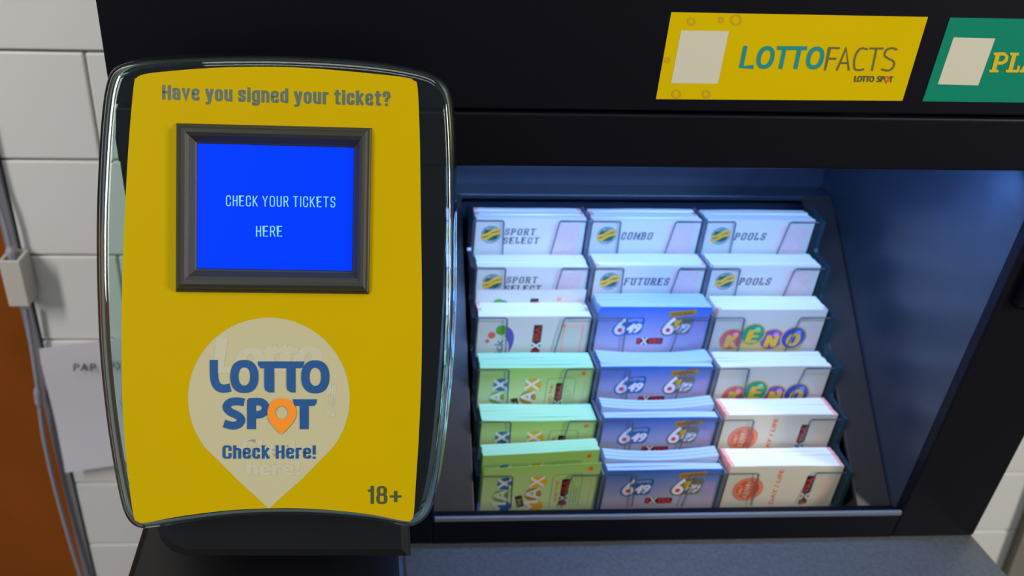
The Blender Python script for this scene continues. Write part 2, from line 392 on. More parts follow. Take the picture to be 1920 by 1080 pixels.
# grey leaning panel at the lower right corner
p = [on_y(1921, 996, 0.285), on_y(1889, 1080, 0.285)]; d_ = (p[1] - p[0])
q = [p[0] - d_ * 1.2, p[0] + d_ * 3.0]
q = q + [Vector((q[1].x + 0.3, 0.285, q[1].z)), Vector((q[0].x + 0.3, 0.285, q[0].z))]
tag(bm_obj('side_panel', prism_bm(q, Vector((0, 0.012, 0)), 0.001), mat('beige_grey_panel', (140, 134, 122), 0.5, noise=0.05)), 'grey-beige slanted panel edge by the tiled wall at the lower right corner', 'panel')

# ------------------------------------------------------------------ base counter
XL, XR = -0.5003, 0.0607; ZC = -0.0255; ZSEAM = 0.2800; ZHEAD = 0.2512
ctr = thing('counter', (-0.22, -0.1, -0.95), 'dark speckled laminate counter under the black cabinet', 'counter')
box('countertop', XL, XR, -0.36, 0.215, ZC - 0.03, ZC, COUNTER, ctr, 0.0015)
box('base', XL + 0.01, XR - 0.01, -0.34, 0.21, -0.95, ZC - 0.031, BLACK, ctr, 0.001)

# ------------------------------------------------------------------ black display cabinet
cab = thing('display_cabinet', (-0.22, 0.1, ZC), 'black lacquered cabinet with a lit open recess holding the playslip rack', 'cabinet')
XO0, XO1 = -0.3278, 0.0; YB = 0.205; ZS = on_y(1692, 963, 0).z
zb = ZC + 0.0004
box('header_panel', XL, XR, 0.0, 0.02, ZSEAM + 0.0012, 0.50, BLACK, cab, 0.0008)
box('lower_fascia', XL, XR, -0.0018, 0.018, ZHEAD, ZSEAM - 0.0002, BLACK, cab, 0.0013, 4)
box('right_stile', XO1, XR, 0.0, 0.007, zb, ZHEAD - 0.0002, BLACK, cab, 0.0012, 3)
box('left_stile', XL, XO0, 0.0, 0.007, zb, ZHEAD - 0.0002, BLACK, cab, 0.0012, 3)
box('bottom_rail', XO0 + 0.0002, XO1 - 0.0002, 0.0, 0.010, zb, ZS - 0.0015, BLACK, cab, 0.0006)
box('sill_edge', XO0 + 0.0004, XO1 - 0.0004, -0.0006, 0.0016, ZS - 0.0014, ZS + 0.0022, SILL, cab, 0.0005)
box('side_wall', XO1 + 0.0006, XR, 0.0074, 0.215, zb, ZHEAD - 0.0002, BLACKIN, cab, 0.0003)
box('side_wall', XL, XO0, 0.0074, 0.215, zb, ZHEAD - 0.0002, BLACKIN, cab, 0.0003)
box('back_panel', XO0 + 0.0003, XO1 + 0.0003, YB, 0.215, zb, 0.50, BLACKIN, cab)
box('upper_side', XL, XL + 0.018, 0.0205, 0.2145, ZHEAD, 0.484, BLACK, cab); box('upper_side', XR - 0.018, XR, 0.0205, 0.2145, ZHEAD, 0.484, BLACK, cab)
box('top_panel', XL, XR, 0.0205, 0.2045, 0.485, 0.50, BLACK, cab)
box('recess_ceiling', XL + 0.0185, XR - 0.0185, 0.0205, 0.2045, 0.2545, 0.262, BLACKIN, cab)
led = box('led_strip', -0.322, -0.008, 0.0200, 0.0265, 0.246, 0.2535, mat('led_housing', (60, 64, 70), 0.4), cab, 0.0006)
# sloped floor of the recess: two strips left and right of the rack, one strip behind
RXL, RXR = -0.2975, -0.0255
PYB, PZB = 0.185, 0.158; PYF, PZF = 0.0104, on_y(1680, 951, 0.0104).z
def slope_strip(x0, x1, ya=PYF, yb=PYB):
    za = PZF + (ya - PYF) / (PYB - PYF) * (PZB - PZF); z2 = PZF + (yb - PYF) / (PYB - PYF) * (PZB - PZF)
    pts = [Vector((x0, ya, za)), Vector((x1, ya, za)), Vector((x1, yb, z2)), Vector((x0, yb, z2))]
    return bm_obj('sloped_floor', prism_bm(pts, Vector((0, 0.0015, -0.003)), 0.0005), SLOPE, cab)
slope_strip(XO0 + 0.0005, RXL - 0.001); slope_strip(RXR + 0.001, XO1 - 0.0002)
box('rear_ledge', XO0 + 0.0005, XO1 - 0.0002, PYB, YB, PZB - 0.004, PZB, BLACKIN, cab, 0.0006)
# raised pull pad on the right stile
pp = on_y(1893, 575, 0)
box('door_pull', pp.x, XR - 0.006, -0.004, 0.0002, pp.z, pp.z + 0.10, BLACK, cab, 0.0035, 4)

# ------------------------------------------------------------------ stickers on the header
def sticker(name, pts, m, label):
    P3 = [on_y(x, y, -0.0003) for x, y in pts]
    c = sum(P3, Vector((0, 0, 0))) / 4; root = thing(name, (c.x, 0.0, min(v.z for v in P3)), label, 'sticker', 'stickers on the cabinet header')
    bm_obj('backing', prism_bm(P3, Vector((0, 0.0003, 0))), m, root)
    return root, Art(lambda x, y, l: on_y(x, y, -0.0003) + Vector((0, -0.00008 * l, 0)))
s1, a = sticker('header_sticker', [(1259, 23), (1740, 32), (1692, 189), (1230, 186)], STY, 'yellow slanted sticker with teal and grey lettering on the black header')
for x, y, r in ((1380, 37, 11), (1352, 37, 6), (1268, 176, 9), (1324, 176, 8), (1251, 112, 6), (1296, 40, 8)):
    a.ring('faint_ring#%d' % x, x, y, r, r, 3.5, (200, 168, 2), 1)
a.poly('white_patch', [(1277, 57), (1367, 58), (1346, 157), (1258, 156)], 'cream_sticker_patch', 1)
LT = [('L', 1386), ('O', 1415), ('T', 1452), ('T', 1480), ('O', 1509)]
tl = (0, 146, 150)
SH = 0.21
def sk(x, y, yb=128): return (x + (yb - y) * SH, y + (x - 1386) * 0.010)
def stroke_i(pts, w, col): a.stroke('lettering', [sk(*p_) for p_ in pts], w, col, 2)
stroke_i([(1389, 86), (1389, 125), (1412, 125)], 7.5, tl)
def oval(cx, cy, rx, ry): return [(cx + rx * math.copysign(abs(math.cos(t)) ** .85, math.cos(t)), cy + ry * math.copysign(abs(math.sin(t)) ** .85, math.sin(t))) for t in [2 * math.pi * k / 28 for k in range(28)]]
for cx in (1431, 1524): a.stroke('lettering', [sk(*p_) for p_ in oval(cx, 107, 12.5, 17.5)], 7.5, tl, 2, True)
for cx in (1463, 1491):
    stroke_i([(cx - 14, 89), (cx + 14, 89)], 7, tl); stroke_i([(cx, 88), (cx, 128)], 7.5, tl)
gr = (104, 102, 62); T_ = 3.4
def thin(pts): a.stroke('lettering', [sk(*p_) for p_ in pts], T_, gr, 2)
thin([(1566, 88), (1547, 88), (1547, 130)]); thin([(1547, 108), (1564, 108)])
thin([(1569, 130), (1578, 88), (1592, 130)]); thin([(1573, 116), (1588, 116)])
thin(spline([(1619, 90), (1607, 88), (1600, 96), (1598, 110), (1602, 126), (1610, 129), (1620, 127)], 5))
thin([(1622, 88), (1648, 88)]); thin([(1635, 88), (1635, 130)])
thin(spline([(1674, 90), (1664, 87), (1654, 91), (1653, 101), (1662, 107), (1672, 112), (1674, 121), (1667, 129), (1652, 127)], 5))
a.text('lettering', 'LOTTO', 1601, 153, 38, 11, (70, 84, 62), 2, 0.035, 0.2, slope=0.01)
a.text('lettering', 'SP', 1643, 153.5, 16, 11, (70, 84, 62), 2, 0.035, 0.2)
a.text('lettering', 'T', 1667, 154, 8, 11, (70, 84, 62), 2, 0.035, 0.2)
a.ring('pin_mark', 1663, 147, 5, 5, 2.6, (226, 96, 20), 2, 20); a.poly('pin_mark', [(1658, 150), (1667, 150), (1661, 157)], (226, 96, 20), 2)
a.build(s1)
s2, a = sticker('header_sticker', [(1782, 33), (2262, 42), (2222, 196), (1730, 190)], STG, 'green slanted sticker with yellow slab lettering, cut by the right edge')
a.poly('white_patch', [(1788, 70), (1866, 72), (1834, 160), (1758, 158)], 'cream_sticker_patch', 1)
yl = (222, 190, 20)
def sk2(x, y): return (x + (135 - y) * 0.26, y + (x - 1854) * 0.006)
def st2(pts, w=7.5): a.stroke('lettering', [sk2(*p_) for p_ in pts], w, yl, 2)
st2([(1862, 100), (1862, 135)], 8); st2([(1854, 133), (1871, 133)], 5); st2([(1854, 101), (1874, 101)], 5)
st2([(1862, 101), (1874, 101), (1880, 106), (1880, 113), (1874, 118), (1864, 118)], 6)
st2([(1893, 100), (1893, 135)], 8); st2([(1885, 101), (1901, 101)], 5); st2([(1885, 133), (1909, 133)], 5); st2([(1907, 133), (1907, 123)], 5)
st2([(1916, 133), (1928, 100), (1940, 133)], 7); st2([(1920, 123), (1936, 123)], 5); st2([(1911, 133), (1921, 133)], 5); st2([(1934, 133), (1946, 133)], 5)
a.build(s2)

# ------------------------------------------------------------------ cable box, cable and paper note on the wall
xb = on_y(0, 497, 0.27)
b0 = on_y(17, 575, 0.268); b1 = on_y(56, 578, 0.268); zt_ = on_y(20, 490, 0.268).z
jb = thing('cable_junction_box', ((b0.x + b1.x) / 2, 0.28, b0.z), 'small white plastic cable box on the edge of the tiled wall', 'junction box')
x0, x1, z0, z1 = b0.x, b1.x, b0.z, zt_
y0, y1 = 0.268, YW - 0.0075
box('housing', x0, x1, y0, y0 + 0.003, z0, z1, WPLASTIC, jb, 0.0008); box('side', x1 - 0.003, x1, y0 + 0.0025, y1, z0, z1, WPLASTIC, jb, 0.0005)
box('side', x0, x0 + 0.003, y0 + 0.0025, y1, z0, z1, WPLASTIC, jb, 0.0005); box('base', x0 + 0.002, x1 - 0.002, y0 + 0.002, y1, z0, z0 + 0.003, WPLASTIC, jb)
box('rim', x0 + 0.002, x1 - 0.002, y1 - 0.003, y1, z0, z1, WPLASTIC, jb)
yc = 0.283
cpts = [on_y(-60, 170, yc), on_y(-22, 330, yc), on_y(6, 410, yc), on_y(22, 478, yc), on_y(26, 500, yc)]
tag(bm_obj('cable', tube_bm(spline(cpts, 6), 0.0022, 12), CABLE, None), 'pale grey cable coming down into the white cable box', 'cable')
cp2 = [on_y(48, 579, yc), on_y(58, 640, yc), on_y(70, 720, yc), on_y(74, 760, yc), on_y(84, 830, yc), on_y(110, 940, yc), on_y(152, 1082, yc), on_y(205, 1240, yc)]
c2 = tag(bm_obj('cable', tube_bm(spline(cp2, 6), 0.0024, 12), CABLE, None), 'pale grey cable hanging from the white box past the brown wood', 'cable')
j = [on_y(69, 728, yc), on_y(70.5, 735, yc), on_y(73, 755, yc), on_y(74.5, 762, yc)]
bm_obj('cable_joint', tube_bm(j, 0.004, 12, [0.0026, 0.0039, 0.0039, 0.0026]), CABLE, c2)
bm_obj('plug', tube_bm([on_y(20, 462, yc), on_y(21, 470, yc), on_y(24, 490, yc)], 0.005, 12, [0.003, 0.0052, 0.0052]), CABLE, jb)

pn = thing('paper_note', on_y(180, 885, YW - 0.006), 'white paper note stuck on the tiles, half hidden behind the ticket checker', 'paper')
TLc, BLc = on_y(72, 652, YW - 0.012), on_y(123, 886, YW - 0.020)
dx = on_y(190, 641, YW - 0.012) - TLc; dx = dx.normalized() * 0.19
V = []; n1, n2 = 10, 8
for jz in range(n2 + 1):
    for ix in range(n1 + 1):
        u, v = ix / n1, jz / n2
        pnt = TLc.lerp(BLc, v) + dx * u + Vector((0, 0.006 * math.sin(u * 3) * (1 - v) + 0.008 * u * v - 0.002 * math.cos(v * 5), 0.006 * u * v))
        pnt.y = min(pnt.y, YW - 0.006); V.append(pnt)
Fq = [(jz * (n1 + 1) + ix, jz * (n1 + 1) + ix + 1, (jz + 1) * (n1 + 1) + ix + 1, (jz + 1) * (n1 + 1) + ix) for jz in range(n2) for ix in range(n1)]
mesh_obj('sheet', V, Fq, PAPER, pn, smooth=True)
a = Art(lambda x, y, l: on_y(x, y, YW - 0.0195 - 0.0001 * l))
a.text('lettering', 'PAP', 138, 696, 42, 14, (60, 60, 70), 1, 0.02, space=1.15)
a.text('lettering', 'IS O', 194, 693, 32, 14, (60, 60, 70), 1, 0.02, space=1.15)
a.text('lettering', '10', 208, 762, 17, 12, (90, 90, 100), 1, 0.01)
a.build(pn)

# ------------------------------------------------------------------ acrylic rack
PITCH = 0.0882; SW = 0.0826
ly = [413, 501, 594, 690, 787, 888]
ROW = []
for i, y in enumerate(ly):
    p = at_z(1120 + i * 5, y, 0.5990 - 0.0069 * i); ROW.append((p.y, p.z))
X0s = [at_z(893 + i * 1.4, y, 0.5990 - 0.0069 * i).x for i, y in enumerate(ly)]
X0 = sum(X0s) / 6
print('ROWS', ROW, X0s)
DEP = 0.0205
rack = thing('slip_rack', (X0 + 1.5 * PITCH, 0.09, ROW[5][1] - 0.036), 'clear acrylic six tier rack with three columns of pockets in the cabinet recess', 'rack')
XA, XB = X0 - 0.0018, X0 + 3 * PITCH - 0.0012
for i, (ry, rz) in enumerate(ROW):
    zt = rz; zbm = rz - 0.0345
    for c in range(3):
        xa = X0 + c * PITCH - 0.0016; xc = xa + PITCH - 0.0012; wv = xc - xa
        yp = ry - 0.0016
        L = xa + 0.0225; Rr = xa + 0.0645
        prof = [(xa, zt), (L - 0.001, zt), (L, zt - 0.001), (L + 0.0015, zbm + 0.004), (L + 0.004, zbm + 0.0015), (Rr - 0.0065, zbm + 0.0015), (Rr - 0.004, zbm + 0.004), (Rr, zt - 0.001), (Rr + 0.001, zt), (xc, zt), (xc, zbm), (xa, zbm)]
        bm_obj('pocket_front', prism_bm([Vector((x, yp, z)) for x, z in prof], Vector((0, 0.0010, 0))), CLEAR, rack)
        aa = Art(lambda x, y, l, yy=yp: Vector((x, yy - 0.0001 * l, -y)))
        aa.stroke('pocket_edge', [(x, -z) for x, z in prof[0:4]], 0.0010, 'acrylic_cut_edge')
        aa.stroke('pocket_edge#2', [(x, -z) for x, z in prof[6:10]], 0.0010, 'acrylic_cut_edge')
        aa.build(rack)
    for c in (1, 2):
        xd = X0 + c * PITCH - 0.0028
        box('divider', xd - 0.0009, xd + 0.0009, ry - 0.0018, ry + DEP + 0.002, zbm, zt + 0.001, RIM, rack)
    box('shelf', XA, XB, ry - 0.0004, ry + DEP + 0.003, zbm - 0.0022, zbm - 0.0006, RIM, rack)
for sgn, xs in ((0, XA - 0.0032), (1, XB + 0.0004)):
    pr = []
    for i in range(5, -1, -1):
        ry, rz = ROW[i]; pr += [(ry - 0.0025, rz - 0.022 if i < 5 else rz - 0.036), (ry - 0.0025, rz + 0.001), (ry + DEP - 0.001, rz + 0.0035)]
    pr += [(ROW[0][0] + DEP + 0.003, ROW[0][1] - 0.03), (ROW[5][0] + DEP + 0.003, ROW[5][1] - 0.036)]
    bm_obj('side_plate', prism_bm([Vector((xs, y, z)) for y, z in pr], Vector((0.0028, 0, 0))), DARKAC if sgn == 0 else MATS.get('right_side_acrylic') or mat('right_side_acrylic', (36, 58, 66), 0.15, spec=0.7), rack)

# ------------------------------------------------------------------ playslip stacks
def sport(a, words):
    gcol = (8, 84, 62); yc_ = (244, 182, 0)
    a.disc('logo', 11.8, 13.2, 7.3, gcol, 1); a.ring('logo', 11.8, 13.2, 6.6, 6.6, 0.5, (190, 205, 200), 2)
    for o_ in (-1.6, 1.6):
        a.stroke('logo', spline([(4.6, 15.6 + o_), (9, 14.6 + o_), (11.8, 12.6 + o_), (14.5, 11.2 + o_), (19.0, 10.2 + o_)], 5), 2.1, yc_, 3 + (o_ > 0))
    a.text('logo', 'SPORT', 8.3, 9.4, 7, 1.5, (210, 220, 215), 3); a.text('logo', 'SELECT', 8.3, 19.2, 7, 1.4, (210, 220, 215), 3)
    dk = (58, 66, 72)
    if len(words) == 2:
        a.heavy('lettering', words[0], 22.2, 13.6, 23, 5.4, dk, 1, 0.19, 0.26, serif=0.07, shear=0.1); a.heavy('lettering', words[1], 21.6, 20.8, 27, 5.4, dk, 1, 0.19, 0.26, serif=0.07, shear=0.1)
    else: a.heavy('lettering', words[0], 23.0, 16.6, 24 if len(words[0]) < 6 else 34, 6.2, dk, 1, 0.2, 0.26, serif=0.07, shear=0.14)
    for c in range(9):
        for r in range(9):
            if (c + r) % 4 == 3: continue
            a.rect('betting_grid', 60 + c * 2.1, 5 + r * 3.2, 61.5 + c * 2.1, 7.6 + r * 3.2, (240, 176, 180), 1)
    a.rect('betting_grid', 57.6, 4, 58.2, 34, (240, 176, 180), 1)
def extra_v(a, cx, y0, h=24, wd=6.2, cut=True):
    a.rrect('extra_logo', cx - wd / 2, y0, cx + wd / 2, y0 + h, 0.9, (40, 38, 36), 1)
    a.text('extra_logo', 'TRA', cx + wd * 0.36, y0 + h * 0.60, h * 0.54, wd * 0.72, (222, 48, 34), 2, 0.05, rot=90)
    a.text('extra_logo', 'X', cx + wd * 0.52, y0 + h * 0.86, h * 0.27, wd * 1.05, (225, 225, 220), 3, 0.04, rot=90)
    a.text('extra_logo', 'E', cx + wd * 0.36, y0 + h * 0.98, h * 0.14, wd * 0.72, (222, 48, 34), 2, 0.04, rot=90)
def extra_h(a, x0, y0, wd=20, h=5.4):
    a.rrect('extra_logo', x0, y0, x0 + wd, y0 + h, 0.8, (66, 36, 40), 1)
    a.text('extra_logo', 'E', x0 + 0.8, y0 + h - 0.8, 3, h - 1.6, (226, 52, 44), 2, 0.05)
    a.text('extra_logo', 'X', x0 + 3.2, y0 + h + 0.2, 5.6, h + 0.4, (226, 224, 220), 3, 0.03)
    a.text('extra_logo', 'TRA', x0 + 8.8, y0 + h - 0.8, wd - 9.6, h - 1.6, (226, 52, 44), 2, 0.07)
def pick(a, dummy=None):
    a.disc('logo', 10.5, 16.5, 2.9, (226, 84, 58), 1); a.disc('logo', 7.6, 21.5, 1.7, (226, 84, 58), 1)
    a.disc('logo', 17.5, 12.0, 4.3, (92, 160, 28), 2)
    up = [(21.5, 8.8), (24.5, 11.2), (26.6, 15), (27.4, 20), (26.6, 26), (24.2, 32)]
    dn = [(24.0, 32), (23.8, 26), (22.5, 21), (20.2, 17.4)]
    a.poly('logo', [tuple(v) for v in spline(up, 4)] + [tuple(v) for v in spline(dn, 4)], (92, 72, 158), 1)
    a.text('lettering', 'pick', 19.5, 38, 17.5, 6.2, (96, 104, 128), 1, 0.015, rot=90)
    extra_v(a, 44.5, 7.5, 25, 6.4)
    for x in (64, 78): a.rect('betting_grid', x - 0.7, 7, x + 0.7, 34, (238, 172, 150), 1)
    a.rect('betting_grid', 62, 7, 79, 9.5, (232, 190, 160), 1); a.rect('betting_grid', 61.5, 6.6, 65, 9.8, (228, 158, 110), 2)
def lmax(a, dummy=None):
    wt = (232, 232, 222)
    for cx, cy, r, col in ((13.6, 26.5, 5.6, (120, 172, 52)), (16.2, 15, 5.7, (28, 108, 168)), (16.5, 37, 5.5, (28, 108, 168))): a.disc('logo', cx, cy, r, col, 1)
    for cx, cy, r, col in ((37, 26.5, 6, (172, 130, 58)), (40, 15, 6, (224, 176, 20)), (39.5, 38, 6, (226, 176, 16))): a.disc('logo', cx, cy, r, col, 1 if cy != 26.5 else 2)
    for bx in (13.5, 36.5):
        a.text('logo', 'X', bx + 7.6, 20.2, 11, 10.5, wt, 4, 0.03, rot=90)
        a.text('logo', 'A', bx + 5.6, 31.6, 11.5, 10.5, wt, 4, 0.03, rot=90)
        a.text('logo', 'M', bx + 5.0, 44.4, 12, 10.5, wt, 4, 0.03, rot=90)
    a.rect('logo', 25.5, 27, 30.5, 38, (54, 46, 34), 3, -14); a.text('logo', 'THE', 30.4, 36.5, 7, 3.0, (222, 196, 130), 4, rot=104)
    g2 = (118, 142, 84)
    a.stroke('printed_frame', spline([(50, 40), (50, 20), (50.2, 11.5), (52.2, 9.2), (60, 9), (68, 9), (70.8, 11), (71, 20), (71, 40)], 3), 0.35, g2)
    extra_v(a, 59.6, 13.5, 25, 5.6)
    a.text('lettering', 'ADD THE', 55.0, 35, 20, 2.4, (232, 110, 60), 1, 0.03, rot=90)
    for k, x in enumerate((65.0, 67.2, 69.2)): a.text('lettering', 'ENCORE PLUS'[:11 - 2 * k], x, 36, 20 - 3 * k, 1.2, g2, 1, rot=90)
    a.disc('orange_dot', 76, 5.0, 1.75, (240, 92, 30), 1, n=20)
    a.rect('betting_grid', 77.6, 9, 78.0, 38, (222, 170, 120), 1)
def six(a, dummy=None):
    def logo(x, y, bgc, gold):
        k = 0.92
        a.poly('logo', [(x + 6 * k, y - 7.5 * k), (x + 22 * k, y - 8.5 * k), (x + 24 * k, y - 6 * k), (x + 22.5 * k, y + 6 * k), (x + 20 * k, y + 8 * k), (x + 1 * k, y + 8.5 * k), (x - 1 * k, y + 4 * k)], bgc, 1)
        a.stroke('logo', spline([(x + 7.8 * k, y - 7 * k), (x + 4 * k, y - 2.5 * k), (x + 1.5 * k, y + 2.5 * k), (x + 2.3 * k, y + 5 * k)], 4), 3.6, bgc, 1)
        a.disc('logo', x + 4.6 * k, y + 3.6 * k, 5.6, bgc, 1)
        wt = (228, 228, 240)
        a.stroke('numeral#%d' % gold, spline([(x + 8.4 * k, y - 7.2 * k), (x + 4.6 * k, y - 2.6 * k), (x + 2.0 * k, y + 2.0 * k), (x + 2.4 * k, y + 4.6 * k)], 4), 2.6, wt, 3)
        a.disc('numeral#%d' % gold, x + 4.6 * k, y + 3.6 * k, 4.2, wt, 3); a.disc('numeral#%d' % gold, x + 4.6 * k, y + 3.8 * k, 1.8, (222, 52, 60), 4, n=18)
        if gold: a.poly('logo', [(x + 9 * k, y - 5 * k), (x + 15 * k, y - 6 * k), (x + 11.5 * k, y + 1 * k), (x + 9 * k, y + 1 * k)], (218, 176, 30), 2)
        a.text('numeral', '49', x + 9.5 * k, y + 6.4 * k, 12.6 * k, 8.6 * k, wt, 5, 0.05, 0.25)
        if not gold: a.text('numeral', 'LOTTO', x + 10.5 * k, y - 4.2 * k, 11 * k, 2.6 * k, (200, 212, 240), 4, 0.01)
    logo(13, 16, (22, 92, 172), False)
    logo(49.5, 16, (112, 106, 92), True)
    a.poly('gold_banner', [(52, 3.6), (72, 1.8), (72.6, 5.8), (53, 8.6)], (176, 130, 40), 2)
    a.text('gold_banner', 'GOLD BALL', 54, 7.2, 16, 2.4, (110, 76, 30), 3, 0.02, slope=-0.11)
    extra_h(a, 31.5, 26.5)
    for c in range(4): a.rect('betting_grid', 73 + c * 2, 12, 73.7 + c * 2, 34, (196, 150, 196), 1)
def keno(a, dummy=None):
    a.rrect('ball_outline', 8, 28, 72, 36, 3, (214, 186, 110), 1)
    for cx, cy, r, col, ch, l in ((15.5, 26, 8.6, (204, 72, 96), 'K', 2), (46.5, 26, 8.6, (122, 70, 150), 'N', 2), (31, 21.5, 8.6, (28, 146, 104), 'E', 4), (63, 24.5, 9.0, (42, 72, 158), 'O', 6)):
        a.disc('ball_outline#' + ch, cx, cy, r + 1.1, (214, 168, 70), l - 0.5); a.disc('ball#' + ch, cx, cy, r, col, l)
        a.disc('ball#' + ch, cx + r * 0.30, cy - r * 0.5, r * 0.26, tuple(min(255, v + 70) for v in col), l + 0.5, n=20)
        a.text('lettering', ch, cx - 5.0, cy + 7.2, 10.5, 11.0, (230, 180, 30), l + 1, 0.07, 0.1)
    for c in range(3): a.rect('betting_grid', 76 + c * 2, 12, 76.8 + c * 2, 34, (236, 190, 180), 1)
def daily(a, dummy=None):
    o_ = (216, 82, 30)
    a.ring('round_logo', 17, 21.5, 11.2, 11.2, 0.7, o_, 1); a.disc('round_logo', 17, 21.5, 10.1, o_, 1); a.ring('round_logo', 17, 21.5, 9.2, 9.2, 0.4, (240, 190, 160), 2)
    a.text('round_logo', 'GRAND', 19.5, 29, 15, 5.2, (240, 198, 170), 2, 0.03, rot=90); a.text('round_logo', 'DAILY', 13.0, 26.5, 9, 2.6, (240, 198, 170), 2, 0.02, rot=90)
    a.text('lettering', 'DAY / LIFE', 39.5, 36, 33, 3.2, (228, 84, 62), 1, 0.04, rot=90)
    extra_v(a, 61.5, 9, 27, 6.2)
    for c in range(5): a.rect('betting_grid', 70 + c * 2.1, 8 + (c * 5) % 7, 70.8 + c * 2.1, 34, (240, 190, 160), 1)

def bump_fn(kind, x, seed):
    rr = random.Random(seed); a1 = rr.uniform(-0.4, 0.4); b1 = rr.uniform(-0.5, 0.5)
    u = x / SW
    v = a1 * math.sin(u * 3.1) + b1 * (u - 0.5)
    if kind == 'bow': v += 3.0 * (u - 0.45) ** 2 * 4 - 0.9
    if kind == 'tilt': v += 4.2 * (u - 0.5)
    return v / 1000
def slab(name, parent, ya, yb, H, z0, edge, seed, kind='flat', dxm=0.0, ends=None, n=12):
    V = []; Fs = []; ix = []
    for k in range(n + 1):
        x = SW * ((0, 0.035, 0.12, 0.24, 0.36, 0.48, 0.6, 0.7, 0.8, 0.88, 0.935, 0.965, 1.0)[k]); zt = H + bump_fn(kind, x, seed)
        yw = 0.0004 * math.sin(x * 60 + seed)
        V += [(x + dxm, ya + yw, z0), (x + dxm, ya + yw, zt), (x + dxm, yb + yw, zt), (x + dxm, yb + yw, z0)]
    for k in range(n):
        A = 4 * k; B = A + 4; e = 1 if (ends and k in ends) else 0
        for f in ((A, B, B + 1, A + 1), (A + 1, B + 1, B + 2, A + 2), (A + 2, B + 2, B + 3, A + 3), (A + 3, B + 3, B, A)): Fs.append(f); ix.append(e)
    Fs += [(0, 1, 2, 3), (4 * n + 3, 4 * n + 2, 4 * n + 1, 4 * n)]; ix += [1 if ends else 0] * 2
    return mesh_obj(name, V, Fs, [edge, EDGEP], parent, ix, local=True)
def front_slip(parent, y, H, z0, m, design, arg, seed, kind, name='front_slip'):
    n = 12; V = []; Fs = []
    for k in range(n + 1):
        x = SW * k / n; zt = H + bump_fn(kind, x, seed)
        V += [(x, y, z0), (x, y, zt), (x, y + 0.0003, zt), (x, y + 0.0003, z0)]
    for k in range(n):
        A = 4 * k; B = A + 4; Fs += [(A, B, B + 1, A + 1), (A + 1, B + 1, B + 2, A + 2), (A + 2, B + 2, B + 3, A + 3)]
    Fs += [(0, 1, 2, 3), (4 * n + 3, 4 * n + 2, 4 * n + 1, 4 * n)]
    o = mesh_obj(name, V, Fs, m, parent, local=True)
    base = wloc(o)
    lim = (H - z0) * 1000 - 0.3
    def mp(x, yy, l):
        zz = H - min(yy, lim) / 1000
        tt = 0.0
        if kind == 'tilt': tt = bump_fn(kind, min(max(x, 0), 83) / 1000, seed)
        return base + Vector((x / 1000 * SW / 0.083, y - 0.00005 * l, zz + tt))
    ar = Art(mp); design(ar, arg); ar.build(o)
    return o
WHITE_ENDS = (0, 11)
INFO = {
 (0, 0): (sport, ('SPORT', 'SELECT'), 'w', 1.0, 'flat', 'white slips with round green logo in the top left pocket'),
 (0, 1): (sport, ('COMBO',), 'w', 0.6, 'flat', 'white slips with round green logo in the top middle pocket'),
 (0, 2): (sport, ('POOLS',), 'w', 0.6, 'flat', 'white slips with round green logo in the top right pocket'),
 (1, 0): (sport, ('SPORT', 'SELECT'), 'w', 0.0, 'flat', 'white slips with round green logo, left pocket in the second row'),
 (1, 1): (sport, ('FUTURES',), 'w', 1.4, 'flat', 'white slips with round green logo, middle pocket in the second row'),
 (1, 2): (sport, ('POOLS',), 'w', 1.6, 'flat', 'white slips with round green logo, right pocket in the second row'),
 (2, 0): (pick, None, 'w', 0.6, 'flat', 'white slips with green ball and purple crescent logo, left pocket'),
 (2, 1): (six, None, 'b', 8.0, 'flat', 'bright blue slips standing tall above the middle pocket, topmost of the blue stacks'),
 (2, 2): (keno, None, 'w', 6.0, 'flat', 'white slips with four coloured balls, upper of the two such stacks'),
 (3, 0): (lmax, None, 'g', 0.4, 'flat', 'green slips with stacked circles logo, uppermost of the three green stacks'),
 (3, 1): (six, None, 'b', 0.8, 'bow', 'blue slips just below the bright blue topmost blue stack'),
 (3, 2): (keno, None, 'w', 0.4, 'flat', 'white slips with four coloured balls, lower of the two such stacks'),
 (4, 0): (lmax, None, 'g', -0.5, 'flat', 'green slips with stacked circles logo, middle one of the three green stacks'),
 (4, 1): (six, None, 'b', 1.5, 'bow', 'blue slips with bowed top, second from the bottom of the middle column'),
 (4, 2): (daily, None, 'w', 3.2, 'flat', 'white slips with round red logo, right pocket second from the bottom'),
 (5, 0): (lmax, None, 'g', 8.0, 'tilt', 'green slips standing crooked in the bottom left pocket'),
 (5, 1): (six, None, 'b', 3.0, 'bow', 'blue slips with bowed top in the bottom middle pocket'),
 (5, 2): (daily, None, 'w', 5.0, 'flat', 'cream white slips with round orange logo in the bottom right pocket'),
}
